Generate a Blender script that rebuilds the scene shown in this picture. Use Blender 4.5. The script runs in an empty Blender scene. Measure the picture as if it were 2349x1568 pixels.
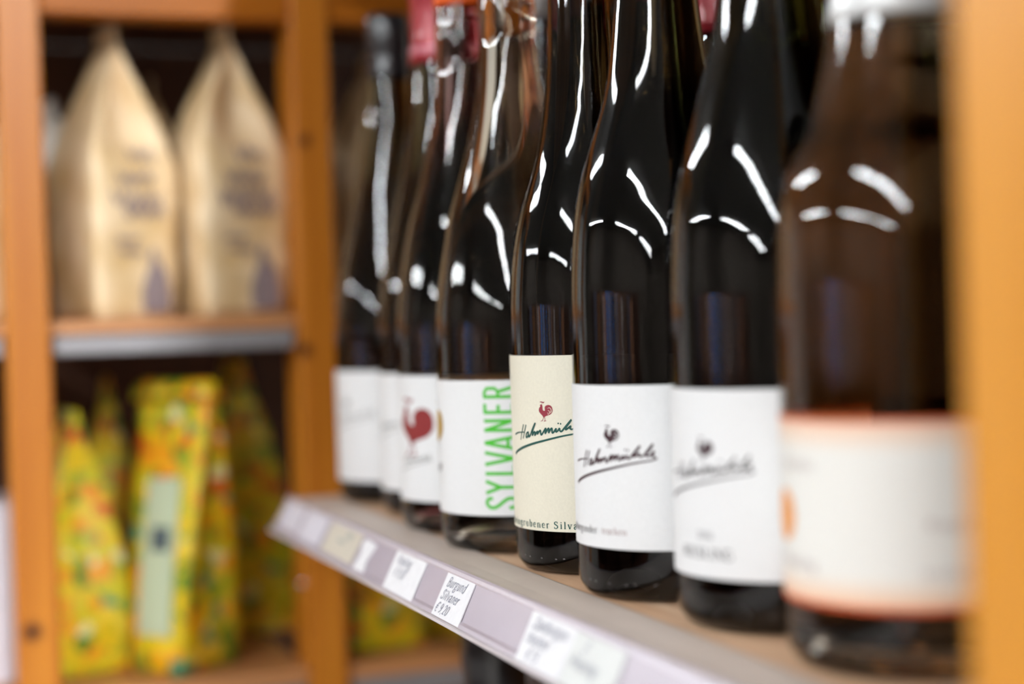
import bpy, math, random
from mathutils import Vector, Matrix
from mathutils import noise as mnoise
random.seed(7)
C = bpy.context.scene.collection
SC = bpy.context.scene
PI = math.pi

# ------------------------------------------------------------ camera
cam_data = bpy.data.cameras.new('camera')
cam = bpy.data.objects.new('camera', cam_data)
C.objects.link(cam)
yaw, pitch, roll = math.radians(20.4), math.radians(-0.9), math.radians(1.8)
fw = Vector((math.sin(yaw)*math.cos(pitch), math.cos(yaw)*math.cos(pitch), math.sin(pitch)))
rt = Vector((math.cos(yaw), -math.sin(yaw), 0))
up = rt.cross(fw)
rt2 = rt*math.cos(roll) - up*math.sin(roll)
up2 = up*math.cos(roll) + rt*math.sin(roll)
m = Matrix((rt2, up2, -fw)).transposed().to_4x4()
m.translation = Vector((0, 0, 0.1075))
cam.matrix_world = m
cam_data.sensor_width = 36
cam_data.lens = 3700/2349*36
cam_data.clip_start = 0.01
cam_data.clip_end = 40
cam_data.dof.use_dof = True
cam_data.dof.focus_distance = 0.652
cam_data.dof.aperture_fstop = 3.0
cam_data.dof.aperture_blades = 0
SC.camera = cam

# ------------------------------------------------------------ world, exposure
w = bpy.data.worlds.new('world'); SC.world = w
w.use_nodes = True
w.node_tree.nodes['Background'].inputs[0].default_value = (0.9, 0.95, 1.0, 1)
w.node_tree.nodes['Background'].inputs[1].default_value = 0.05
SC.view_settings.view_transform = 'Standard'
SC.view_settings.look = 'None'
SC.view_settings.gamma = 1
SC.view_settings.use_curve_mapping = False
SC.view_settings.exposure = 0.52
SC.cycles.max_bounces = 10
SC.cycles.transmission_bounces = 10
SC.cycles.glossy_bounces = 5
SC.cycles.diffuse_bounces = 3
SC.cycles.sample_clamp_indirect = 10.0
SC.cycles.blur_glossy = 0.5
LAMP = 46.0

# ------------------------------------------------------------ node helpers
def mat(name):
    mt = bpy.data.materials.new(name); mt.use_nodes = True
    nt = mt.node_tree
    return mt, nt, nt.nodes['Principled BSDF']
def L(nt, a, b): nt.links.new(a, b)
def plain(name, col, rough=0.5, metal=0, spec=0.5, bump=0, bscale=300, coat=0):
    mt, nt, b = mat(name)
    b.inputs['Base Color'].default_value = (*col, 1)
    b.inputs['Roughness'].default_value = rough
    b.inputs['Metallic'].default_value = metal
    b.inputs['Specular IOR Level'].default_value = spec
    b.inputs['Coat Weight'].default_value = coat
    b.inputs['Coat Roughness'].default_value = 0.08
    n = nt.nodes.new('ShaderNodeTexNoise'); n.inputs['Scale'].default_value = bscale
    tc = nt.nodes.new('ShaderNodeTexCoord'); L(nt, tc.outputs['Object'], n.inputs['Vector'])
    mx = nt.nodes.new('ShaderNodeMix'); mx.data_type = 'RGBA'
    mx.inputs[6].default_value = (col[0]*.93, col[1]*.93, col[2]*.93, 1)
    mx.inputs[7].default_value = (min(1, col[0]*1.05), min(1, col[1]*1.05), min(1, col[2]*1.05), 1)
    L(nt, n.outputs['Fac'], mx.inputs[0]); L(nt, mx.outputs[2], b.inputs['Base Color'])
    if bump:
        bp = nt.nodes.new('ShaderNodeBump'); bp.inputs['Strength'].default_value = bump
        bp.inputs['Distance'].default_value = 0.0005
        L(nt, n.outputs['Fac'], bp.inputs['Height']); L(nt, bp.outputs['Normal'], b.inputs['Normal'])
    return mt
def wood(name, c1, c2, axis='Z', scale=1.0, rough=0.38, knots=(), spec=0.4):
    mt, nt, b = mat(name)
    tc = nt.nodes.new('ShaderNodeTexCoord'); mp = nt.nodes.new('ShaderNodeMapping')
    s = [70*scale]*3; s['XYZ'.index(axis)] = 4*scale
    mp.inputs['Scale'].default_value = s
    L(nt, tc.outputs['Object'], mp.inputs['Vector'])
    n = nt.nodes.new('ShaderNodeTexNoise'); n.inputs['Scale'].default_value = 1.0
    n.inputs['Detail'].default_value = 5; n.inputs['Distortion'].default_value = 0.6
    L(nt, mp.outputs['Vector'], n.inputs['Vector'])
    r = nt.nodes.new('ShaderNodeValToRGB')
    r.color_ramp.elements[0].position = 0.3; r.color_ramp.elements[0].color = (*c1, 1)
    r.color_ramp.elements[1].position = 0.7; r.color_ramp.elements[1].color = (*c2, 1)
    L(nt, n.outputs['Fac'], r.inputs['Fac'])
    out = r.outputs['Color']
    for (kx, ky, kz, kr) in knots:
        d = nt.nodes.new('ShaderNodeVectorMath'); d.operation = 'DISTANCE'
        L(nt, tc.outputs['Object'], d.inputs[0]); d.inputs[1].default_value = (kx, ky, kz)
        mr = nt.nodes.new('ShaderNodeMapRange'); mr.inputs[1].default_value = kr*.45; mr.inputs[2].default_value = kr*1.5
        mr.inputs[3].default_value = 1; mr.inputs[4].default_value = 0
        L(nt, d.outputs['Value'], mr.inputs[0])
        mx = nt.nodes.new('ShaderNodeMix'); mx.data_type = 'RGBA'
        L(nt, mr.outputs[0], mx.inputs[0]); L(nt, out, mx.inputs[6])
        mx.inputs[7].default_value = (c1[0]*.18, c1[1]*.13, c1[2]*.2, 1)
        out = mx.outputs[2]
    L(nt, out, b.inputs['Base Color'])
    b.inputs['Roughness'].default_value = rough; b.inputs['Specular IOR Level'].default_value = spec
    bp = nt.nodes.new('ShaderNodeBump'); bp.inputs['Strength'].default_value = 0.25; bp.inputs['Distance'].default_value = 0.0004
    L(nt, n.outputs['Fac'], bp.inputs['Height']); L(nt, bp.outputs['Normal'], b.inputs['Normal'])
    return mt
def glass(name, absorb=None, density=0, ior=1.5, tint=(1, 1, 1)):
    mt = bpy.data.materials.new(name); mt.use_nodes = True; nt = mt.node_tree
    nt.nodes.remove(nt.nodes['Principled BSDF'])
    g = nt.nodes.new('ShaderNodeBsdfGlass'); g.inputs['Roughness'].default_value = 0.0
    g.inputs['IOR'].default_value = ior; g.inputs['Color'].default_value = (*tint, 1)
    out = nt.nodes['Material Output']; L(nt, g.outputs[0], out.inputs['Surface'])
    if ior > 1:
        tc = nt.nodes.new('ShaderNodeTexCoord'); n = nt.nodes.new('ShaderNodeTexNoise'); n.inputs['Scale'].default_value = 45
        L(nt, tc.outputs['Object'], n.inputs['Vector'])
        bp = nt.nodes.new('ShaderNodeBump'); bp.inputs['Strength'].default_value = 0.05; bp.inputs['Distance'].default_value = 0.002
        L(nt, n.outputs['Fac'], bp.inputs['Height']); L(nt, bp.outputs['Normal'], g.inputs['Normal'])
    if absorb:
        v = nt.nodes.new('ShaderNodeVolumeAbsorption'); v.inputs['Color'].default_value = (*absorb, 1)
        v.inputs['Density'].default_value = density; L(nt, v.outputs[0], out.inputs['Volume'])
    return mt
def emit(name, col, s):
    mt = bpy.data.materials.new(name); mt.use_nodes = True; nt = mt.node_tree
    nt.nodes.remove(nt.nodes['Principled BSDF'])
    e = nt.nodes.new('ShaderNodeEmission'); e.inputs[0].default_value = (*col, 1); e.inputs[1].default_value = s
    L(nt, e.outputs[0], nt.nodes['Material Output'].inputs['Surface'])
    return mt

# ------------------------------------------------------------ mesh helpers
def link(name, verts, faces, mt, parent=None, smooth=False, loc=(0, 0, 0), rz=0):
    me = bpy.data.meshes.new(name); me.from_pydata([tuple(v) for v in verts], [], faces)
    me.materials.append(mt)
    if smooth:
        me.polygons.foreach_set('use_smooth', [True]*len(me.polygons))
    me.update()
    o = bpy.data.objects.new(name, me); C.objects.link(o)
    o.location = loc; o.rotation_euler = (0, 0, rz)
    if parent: o.parent = parent
    return o
def boxg(x0, x1, y0, y1, z0, z1, b=0.0):
    """box with chamfered long edges"""
    if not b:
        v = [(x, y, z) for z in (z0, z1) for y in (y0, y1) for x in (x0, x1)]
        f = [(0, 2, 3, 1), (4, 5, 7, 6), (0, 1, 5, 4), (2, 6, 7, 3), (0, 4, 6, 2), (1, 3, 7, 5)]
        return v, f
    v = []; f = []
    def ring(z, ins):
        i = len(v)
        a0, a1, c0, c1 = x0+ins, x1-ins, y0+ins, y1-ins
        v.extend([(a0+b, c0, z), (a1-b, c0, z), (a1, c0+b, z), (a1, c1-b, z), (a1-b, c1, z), (a0+b, c1, z), (a0, c1-b, z), (a0, c0+b, z)])
        return list(range(i, i+8))
    R = [ring(z0, b), ring(z0+b, 0), ring(z1-b, 0), ring(z1, b)]
    for a, c in zip(R, R[1:]):
        for k in range(8):
            f.append((a[k], a[(k+1) % 8], c[(k+1) % 8], c[k]))
    f.append(tuple(reversed(R[0]))); f.append(tuple(R[-1]))
    return v, f
def box(name, dims, mt, parent=None, b=0.0):
    """dims in world coordinates; origin put at the box's base centre"""
    x0, x1, y0, y1, z0, z1 = dims
    cx, cy = (x0+x1)/2, (y0+y1)/2
    v, f = boxg(x0-cx, x1-cx, y0-cy, y1-cy, 0, z1-z0, b)
    pl = parent.location if parent else Vector((0, 0, 0))
    return link(name, v, f, mt, parent, loc=(cx-pl[0], cy-pl[1], z0-pl[2]))
def lathe(profile, n=72):
    v = []; f = []; idx = []
    for (r, z) in profile:
        if r <= 1e-6:
            idx.append([len(v)]); v.append((0, 0, z))
        else:
            i = len(v); idx.append(list(range(i, i+n)))
            v.extend([(r*math.cos(2*PI*k/n), r*math.sin(2*PI*k/n), z) for k in range(n)])
    for a, b in zip(idx, idx[1:]):
        for k in range(n):
            if len(a) == 1: f.append((a[0], b[(k+1) % n], b[k]))
            elif len(b) == 1: f.append((a[k], a[(k+1) % n], b[0]))
            else: f.append((a[k], a[(k+1) % n], b[(k+1) % n], b[k]))
    return v, f
def cr(pts, sub=5):
    """Catmull-Rom resample of a 2D polyline"""
    if len(pts) < 3: return [Vector(p) for p in pts]
    P = [Vector(pts[0])*2-Vector(pts[1])]+[Vector(p) for p in pts]+[Vector(pts[-1])*2-Vector(pts[-2])]
    out = []
    for i in range(1, len(P)-2):
        for s in range(sub):
            t = s/sub
            a, b, c, d = P[i-1], P[i], P[i+1], P[i+2]
            out.append(0.5*((2*b)+(c-a)*t+(2*a-5*b+4*c-d)*t*t+(3*b-a-3*c+d)*t**3))
    out.append(P[-2]); return out
def ribbon(V, F, pts, w0, w1=None, smooth=True, sub=5):
    """append a flat stroke in (u,v) space"""
    p = cr(pts, sub) if smooth else [Vector(q) for q in pts]
    if not smooth:  # densify so that it bends with the surface
        q = []
        for a, b in zip(p, p[1:]):
            n = max(1, int((b-a).length/0.0015))
            q += [a.lerp(b, k/n) for k in range(n)]
        p = q+[p[-1]]
    w1 = w0 if w1 is None else w1
    base = len(V); n = len(p)
    for i, a in enumerate(p):
        t = (p[min(i+1, n-1)]-p[max(i-1, 0)])
        t = t.normalized() if t.length > 1e-9 else Vector((1, 0))
        nn = Vector((-t.y, t.x)); ww = (w0+(w1-w0)*i/(max(1, n-1)))/2
        V.append(a+nn*ww); V.append(a-nn*ww)
    for i in range(n-1):
        k = base+2*i; F.append((k, k+1, k+3, k+2))
def disc(V, F, c, rx, ry=None, n=16):
    ry = ry or rx; b = len(V); V.append(Vector(c))
    for k in range(n): V.append(Vector((c[0]+rx*math.cos(2*PI*k/n), c[1]+ry*math.sin(2*PI*k/n))))
    for k in range(n): F.append((b, b+1+k, b+1+(k+1) % n))
def fill(V, F, poly, du=0.0003):
    """fill a polygon with narrow vertical strips so that it can follow a curved surface"""
    xs = [p[0] for p in poly]; x = min(xs); x1 = max(xs); n = max(3, int((x1-x)/du)); n = min(n, 110)
    def cuts(xx):
        c = []
        for a, b in zip(poly, list(poly[1:])+[poly[0]]):
            if (a[0] <= xx) != (b[0] <= xx):
                c.append(a[1]+(b[1]-a[1])*(xx-a[0])/(b[0]-a[0]))
        return sorted(c)
    st = (x1-x)/n
    for i in range(n):
        a0 = x+i*st; a1 = a0+st; cm = cuts((a0+a1)/2)
        cl = cuts(a0+st*.02); crr = cuts(a1-st*.02)
        if len(cl) != len(cm): cl = cm
        if len(crr) != len(cm): crr = cm
        for j in range(0, len(cm)-1, 2):
            b = len(V)
            V.extend([Vector((a0, cl[j])), Vector((a1, crr[j])), Vector((a1, crr[j+1])), Vector((a0, cl[j+1]))])
            F.append((b, b+1, b+2, b+3))
def on_cyl(V, F, r, az0, name, mt, parent):
    v = []
    for p in V:
        a = az0+p[0]/r
        v.append((r*math.cos(a), r*math.sin(a), p[1]))
    return link(name, v, F, mt, parent)
def thing(name, label, cat, loc=(0, 0, 0), rz=0, group=None):
    o = bpy.data.objects.new(name, None); C.objects.link(o); o.empty_display_size = 0.02
    o.location = loc; o.rotation_euler = (0, 0, rz); o['label'] = label; o['category'] = cat
    if group: o['group'] = group
    return o
def tag(o, label, cat, group=None):
    o['label'] = label; o['category'] = cat
    if group: o['group'] = group
    return o
def struct(name, dims, mt):
    o = box(name, dims, mt); o['kind'] = 'structure'; return o

# ------------------------------------------------------------ materials
PINE1, PINE2 = (0.40, 0.118, 0.006), (0.54, 0.195, 0.016)
M_post = wood('stained_pine', PINE1, PINE2, 'Z')
M_postk = wood('stained_pine_with_knots', PINE1, PINE2, 'Z', knots=((-.0055, -.0225, .7295, .0042), (-.0105, -.0225, .5895, .0050)))
M_postl = wood('stained_pine_knot_low', PINE1, PINE2, 'Z', knots=((-.004, -.0225, .418, .006),))
M_rail = wood('stained_pine_shaded', (.30, .085, .006), (.40, .12, .010), 'X', spec=.15)  # pine darkened in its colour for the shade on the recessed top rail
M_postr = wood('honey_pine', (.60, .235, .020), (.72, .31, .040), 'Z')
M_edge = wood('pine_shelf_edge', (.40, .17, .06), (.55, .26, .11), 'X')
M_board = wood('worn_wood_board', (.60, .33, .18), (.90, .62, .41), 'Y', 1.3, 0.6, spec=.2)
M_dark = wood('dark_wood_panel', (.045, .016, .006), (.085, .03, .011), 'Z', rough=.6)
M_metal = plain('grey_metal_strip', (.30, .29, .30), .4, .3)
M_plastic = plain('lilac_grey_plastic', (.44, .38, .44), .34, spec=.45, bscale=60, coat=.15)
M_flange = plain('clear_plastic_flange', (.72, .60, .52), .42, spec=.25, bscale=60)
M_tag = plain('white_card', (.82, .81, .83), .6)
M_tagc = plain('cream_card', (.62, .56, .46), .6)
M_tagl = plain('lilac_card', (.66, .63, .69), .6)
M_ink = plain('blue_grey_pen_ink', (.33, .33, .40), .7)
M_paper = plain('white_label_paper', (.80, .80, .80), .55, spec=.3, bump=.08, bscale=900)
M_cream = plain('cream_label_paper', (.78, .735, .60), .55, spec=.3, bump=.1, bscale=900)
M_red = plain('dark_red_print', (.30, .03, .05), .5)
M_redbig = plain('crimson_print', (.26, .022, .022), .5)
M_teal = plain('dark_teal_print', (.006, .075, .06), .5)
M_wineink = plain('dark_wine_print', (.045, .012, .018), .5)
M_grey = plain('grey_print', (.13, .12, .12), .5)
M_lgrey = plain('pale_grey_print', (.36, .36, .35), .5)
M_green = plain('bright_green_print', (.06, .50, .02), .5)
M_gold = plain('gold_print', (.45, .26, .03), .4)
M_orange = plain('orange_print', (.85, .33, .06), .5)
M_soft = plain('soft_brown_print', (.42, .32, .31), .5)
M_capred = plain('red_capsule', (.33, .010, .020), .28, .2, coat=.4)
M_capband = plain('pink_capsule_band', (.62, .20, .25), .3, .2)
M_caporange = plain('orange_capsule', (.85, .12, .015), .35, coat=.3)
M_capblack = plain('black_capsule', (.014, .013, .014), .28, coat=.4)
M_capsilver = plain('silver_white_capsule', (.80, .81, .80), .42, .25)
M_capdark = plain('dark_red_capsule', (.12, .008, .01), .35)
M_gdark = glass('dark_bottle_glass', (.52, .44, .26), 150)
M_golive = glass('dark_olive_bottle_glass', (.45, .47, .10), 125)
M_gclear = glass('clear_bottle_glass', None, 0, 1.5, (.97, .97, .95))
M_wineamber = glass('amber_wine', (.90, .58, .18), 18, 0.89)
M_winegold = glass('golden_wine', (.94, .56, .07), 13, 0.89)
M_winerose = glass('red_wine', (.60, .17, .14), 60, 0.89)
M_white = plain('painted_white', (.74, .74, .72), .8, bscale=3)
M_taupe = plain('taupe_wall_paint', (.13, .105, .085), .8, bscale=3)
M_floor = plain('grey_floor_tile', (.22, .20, .18), .5, bscale=6)
M_ceil = plain('ceiling_panel', (.26, .25, .235), .9, bscale=3)
M_lamp = emit('fluorescent_tube', (.93, .97, 1.0), LAMP)
M_lampb = emit('added_fill_tube', (.95, .97, 1.0), LAMP*2.2)  # stronger emission for the added tube behind the camera
M_lampbody = plain('lamp_housing', (.75, .75, .75), .6)
def kraft_mat():
    mt, nt, b = mat('kraft_paper')
    tc = nt.nodes.new('ShaderNodeTexCoord'); n = nt.nodes.new('ShaderNodeTexNoise')
    n.inputs['Scale'].default_value = 28; n.inputs['Detail'].default_value = 3
    L(nt, tc.outputs['Object'], n.inputs['Vector'])
    r = nt.nodes.new('ShaderNodeValToRGB')
    r.color_ramp.elements[0].position = .35; r.color_ramp.elements[0].color = (.66, .45, .21, 1)
    r.color_ramp.elements[1].position = .62; r.color_ramp.elements[1].color = (.87, .67, .42, 1)
    L(nt, n.outputs['Fac'], r.inputs['Fac']); L(nt, r.outputs['Color'], b.inputs['Base Color'])
    b.inputs['Roughness'].default_value = .42
    bp = nt.nodes.new('ShaderNodeBump'); bp.inputs['Strength'].default_value = .6; bp.inputs['Distance'].default_value = .003
    L(nt, n.outputs['Fac'], bp.inputs['Height']); L(nt, bp.outputs['Normal'], b.inputs['Normal'])
    return mt
M_kraft = kraft_mat()
def floral_mat():
    mt, nt, b = mat('yellow_floral_print')
    tc = nt.nodes.new('ShaderNodeTexCoord')
    v = nt.nodes.new('ShaderNodeTexVoronoi'); v.inputs['Scale'].default_value = 112
    L(nt, tc.outputs['Object'], v.inputs['Vector'])
    s = nt.nodes.new('ShaderNodeSeparateColor'); L(nt, v.outputs['Color'], s.inputs[0])
    r = nt.nodes.new('ShaderNodeValToRGB'); r.color_ramp.interpolation = 'CONSTANT'
    cols = [(0, (.74, .52, .008)), (.24, (.62, .55, .015)), (.40, (.82, .34, .008)), (.56, (.36, .40, .02)), (.70, (.10, .24, .02)), (.80, (.85, .62, .05)), (.88, (.65, .12, .01)), (.945, (.80, .76, .36)), (.965, (.05, .28, .16))]
    e = r.color_ramp.elements
    e[0].position = 0; e[0].color = (*cols[0][1], 1); e[1].position = cols[1][0]; e[1].color = (*cols[1][1], 1)
    for p, c in cols[2:]:
        k = e.new(p); k.color = (*c, 1)
    L(nt, s.outputs[0], r.inputs['Fac']); L(nt, r.outputs['Color'], b.inputs['Base Color'])
    b.inputs['Roughness'].default_value = .4
    return mt
M_floral = floral_mat()
M_palegreen = plain('pale_green_sticker', (.50, .58, .40), .5)
M_slate = plain('slate_print', (.07, .10, .12), .5)
M_printbag = plain('violet_grey_print', (.27, .21, .22), .6)
def banded_label():
    mt, nt, b = mat('white_label_with_orange_edges')
    tc = nt.nodes.new('ShaderNodeTexCoord'); s = nt.nodes.new('ShaderNodeSeparateXYZ')
    L(nt, tc.outputs['Object'], s.inputs[0])
    mr = nt.nodes.new('ShaderNodeMapRange'); mr.inputs[1].default_value = .0205; mr.inputs[2].default_value = .0757
    L(nt, s.outputs['Z'], mr.inputs[0])
    r = nt.nodes.new('ShaderNodeValToRGB'); e = r.color_ramp.elements
    e[0].position = 0; e[0].color = (.60, .07, .01, 1); e[1].position = 1; e[1].color = (.60, .07, .01, 1)
    for p, c in ((.022, (.62, .08, .012)), (.04, (.86, .55, .36)), (.16, (.84, .78, .70)), (.2, (.82, .80, .75)), (.82, (.82, .80, .75)), (.86, (.84, .74, .64)), (.965, (.86, .58, .42)), (.985, (.65, .10, .02))):
        k = e.new(p); k.color = (*c, 1)
    L(nt, mr.outputs[0], r.inputs['Fac']); L(nt, r.outputs['Color'], b.inputs['Base Color'])
    b.inputs['Roughness'].default_value = .5
    return mt
M_banded = banded_label()

# ------------------------------------------------------------ the shop room
struct('floor', (-6.2, 2.2, -6.2, 7.2, -1.32, -1.22), M_floor)
struct('ceiling', (-6.2, 2.2, -6.2, 7.2, 1.62, 1.72), M_ceil)
struct('wall_left', (-6.2, -6.1, -6.1, 7.1, -1.22, 1.62), M_taupe)
struct('wall_right', (2.1, 2.2, -6.1, 7.1, -1.22, 1.62), M_white)
struct('wall_back', (-6.1, 2.1, 7.1, 7.2, -1.22, 1.62), M_white)
struct('wall_front', (-6.1, 2.1, -6.2, -6.1, -1.22, 1.62), M_taupe)
def ceiling_light(x, y0, y1, label, wd, tube=None):
    t = thing('ceiling_light', label, 'ceiling light', (x, (y0+y1)/2, 1.62), 0, 'tube lights on the shop ceiling')
    box('lamp_housing', (x-wd/2-.02, x+wd/2+.02, y0, y1, 1.585, 1.6195), M_lampbody, t)
    box('tube', (x-wd/2, x+wd/2, y0+.02, y1-.02, 1.550, 1.584), tube or M_lamp, t)
for (x, y0, y1, wd, s) in ((-1.95, -2.65, .05, .17, 'middle of the aisle row'), (-1.95, -5.5, -2.75, .17, 'rear of the aisle row'), (-1.95, 2.4, 6.3, .17, 'front of the aisle row'),
                           (-5.1, -2.7, .25, .16, 'middle of the outer row'), (-5.1, 2.3, 5.2, .16, 'front of the outer row'), (-5.1, -5.6, -3.4, .16, 'rear of the outer row')):
    ceiling_light(x, y0, y1, 'long white tube light on the shop ceiling, %s' % s, wd)
ceiling_light(.42, -5.2, -1.4, 'added long tube light above the wine side, brightening the paper bag shelves', .2, M_lampb)  # extra tube added behind the camera to brighten the back shelf unit
for (sx, sy) in ((-2.2, 1.6), (-2.2, -.3)):  # spots added to brighten the shelving that the bottles reflect
    sd = bpy.data.lights.new('display_fill_spot', 'SPOT'); sd.energy = 230; sd.spot_size = math.radians(75); sd.spot_blend = .6; sd.shadow_soft_size = .02
    so_ = bpy.data.objects.new('display_fill_spot', sd); C.objects.link(so_); so_.location = (sx, sy, 1.5)
    so_.rotation_euler = (Vector((-3.45, .7, .05))-so_.location).to_track_quat('-Z', 'Y').to_euler()
    tag(so_, 'added spotlight brightening the shelving across the aisle, %s' % ('farther' if sy > 0 else 'nearer'), 'spotlight')
# shelving across the aisle (seen as reflections in the bottles)
t = thing('display_shelf', 'dark wooden display shelving across the aisle from the wines', 'shelf', (-3.5, .6, -1.22))
for y0 in (-2.0, -.7, .6, 1.9, 3.2):
    box('side_panel', (-3.7, -3.3, y0, y0+.03, -1.22, -.101), M_dark, t)
for z0 in (-1.0, -.55, -.1):
    box('shelf_board', (-3.7, -3.3, -2.0, 3.23, z0, z0+.03), M_dark, t)
box('back_panel', (-3.73, -3.7, -2.0, 3.23, -1.22, .30), M_dark, t)
M_blue = plain('blue_plastic', (.06, .32, .95), .4, bscale=8)
M_boxw = plain('pale_carton', (.85, .8, .78), .7, bscale=8)
M_boxb = plain('brown_carton', (.45, .20, .10), .7, bscale=8)
M_umber = plain('umber_carton', (.16, .09, .06), .6, bscale=8)
M_slateb = plain('slate_carton', (.2, .2, .27), .6, bscale=8)
for (y0, y1, h, mm, nm) in ((-.55, -.40, .20, M_boxb, 'wide brown'), (-.34, -.28, .24, M_slateb, 'slate'), (-.20, -.02, .26, M_umber, 'wide umber'), (.06, .09, .20, M_boxw, 'narrow pale'), (.14, .22, .27, M_umber, 'tall umber'), (.24, .27, .22, M_boxb, 'slim brown'),
                            (.30, .36, .25, M_slateb, 'second slate'), (.40, .42, .23, M_boxw, 'slimmest pale'), (.46, .52, .27, M_umber, 'middle umber'), (.555, .585, .26, M_blue, 'slim blue'), (.61, .70, .25, M_umber, 'squat umber'),
                            (.715, .75, .27, M_blue, 'middle blue'), (.77, .785, .24, M_boxw, 'thin pale'), (.80, .88, .26, M_slateb, 'third slate'), (.90, .94, .28, M_blue, 'tall blue'), (.945, .965, .27, M_blue, 'thin blue'), (.99, 1.10, .25, M_boxb, 'broad brown'), (1.13, 1.16, .22, M_boxw, 'short pale'), (1.2, 1.4, .27, M_umber, 'broad umber'), (1.45, 1.6, .24, M_boxb, 'far brown'), (1.7, 1.9, .27, M_slateb, 'far slate')):
    o = box('carton', (-3.6, -3.33, .57+(y0-.57)*1.55, .57+(y1-.57)*1.55, -.0695, -.07+h*1.3), mm)
    tag(o, '%s carton standing on the dark shelving across the aisle' % nm, 'carton')

# ------------------------------------------------------------ back shelving unit
YB = 1.06
bu = thing('shelf_unit', 'orange stained wooden shelf unit holding paper bags behind the wines', 'shelf unit', (.26, 1.22, -1.22))
def bbox_(name, dims, mm, b=0.0015): return box(name, dims, mm, bu, b)
bbox_('post', (.0555, .0825, YB, YB+.045, -.50, .345), M_postl)
bbox_('post', (.2437, .2695, YB, YB+.045, -.50, .345), M_postk)
bbox_('post', (-.16, -.133, YB, YB+.045, -.50, .345), M_post)
bbox_('post', (.60, .627, YB, YB+.045, -.50, .345), M_post)
for (a, b_) in ((-.133, .0555), (.0825, .2437), (.2695, .60)):
    bbox_('top_rail', (a, b_, YB+.003, YB+.028, .3095, .345), M_rail)
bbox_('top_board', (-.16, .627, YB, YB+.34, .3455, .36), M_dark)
for (a, b_) in ((-.133, .0555), (.0830, .2430), (.27, .60)):
    bbox_('shelf', (a, b_, YB+.006, YB+.335, .1045, .114), M_edge, .001)
    bbox_('metal_strip', (a+.002, b_-.002, YB+.008, YB+.02, .0918, .1040), M_metal, .0008)
    bbox_('shelf', (a, b_, YB+.004, YB+.335, -.1355, -.1245), M_edge, .001)
    bbox_('metal_strip', (a+.002, b_-.002, YB+.006, YB+.018, -.150, -.1360), M_metal, .0008)
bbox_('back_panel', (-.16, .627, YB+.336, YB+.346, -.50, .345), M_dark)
# screw head on the middle post
v, f = lathe([(0, 0), (.0035, 0), (.0035, .0012), (.0022, .002), (0, .002)], 20)
so = link('screw_head', [(x, -z, y) for (x, y, z) in v], [tuple(reversed(q)) for q in f], plain('steel', (.7, .7, .7), .25, 1), bu, True)
so.location = (.241-.26, YB+.0215-1.22, -.070+1.22)
so.rotation_euler = (0, 0, -PI/2); so.location[0] = .2437-.26

# ------------------------------------------------------------ gabled paper bags
def bag_mesh(wd, dp, hs, ht, pinch=.018, crumple=.0016, seed=0, ridge='y', ridge_w=None, nz=26, bulge=.003, rf=-.55):
    """pouch: rectangular below hs, closing to a straight ridge at ht. ridge 'y' runs front to back."""
    prm = []
    na = 8
    def ring(t_z):
        z = t_z
        if z <= hs: s = 1.0; q = 0.0
        else:
            q = (z-hs)/(ht-hs); s = max(.03, 1-q**1.25)
        bx = bulge*math.sin(PI*min(1, z/ht))
        hw, hd = wd/2+bx, dp/2+bx
        if ridge == 'y': hw *= s; pin = pinch*math.sin(PI*min(1, q))*1.0; hd2 = hd*(1+rf*q)
        else:
            hd *= s; hd2 = hd
            if ridge_w: hw = hw+(ridge_w/2-hw)*q
            pin = 0
        pts = []
        for k in range(na): pts.append((-hw+2*hw*k/na, -hd2+pin*(1-abs(2*k/na-1))*(1 if q > 0 else 0)))
        for k in range(na): pts.append((hw, -hd2+2*hd2*k/na))
        for k in range(na): pts.append((hw-2*hw*k/na, hd2-pin*(1-abs(2*k/na-1))*(1 if q > 0 else 0)))
        for k in range(na): pts.append((-hw, hd2-2*hd2*k/na))
        return pts
    v = []; f = []; n = 4*na
    for i in range(nz+1):
        z = ht*i/nz
        for (x, y) in ring(z):
            d = mnoise.noise_vector(Vector((x*45+seed*7.3, y*45, z*38)))*crumple*(0 if i == 0 else 1)
            v.append((x+d[0], y+d[1], z+(d[2]*.4 if i else 0)))
    for i in range(nz):
        for k in range(n):
            a = i*n+k; b = i*n+(k+1) % n; f.append((a, b, b+n, a+n))
    f.append(tuple(reversed(range(n)))); f.append(tuple(range(nz*n, nz*n+n)))
    return v, f
def squiggle(V, F, x0, x1, z, h, seed, wdt):
    rr = random.Random(seed); x = x0; pts = []; s = 1
    while x < x1:
        pts.append((x, z+s*h*rr.uniform(.3, .6)+rr.uniform(-.1, .1)*h)); s = -s; x += h*rr.uniform(.28, .5)
    ribbon(V, F, pts, wdt, sub=3)
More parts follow.
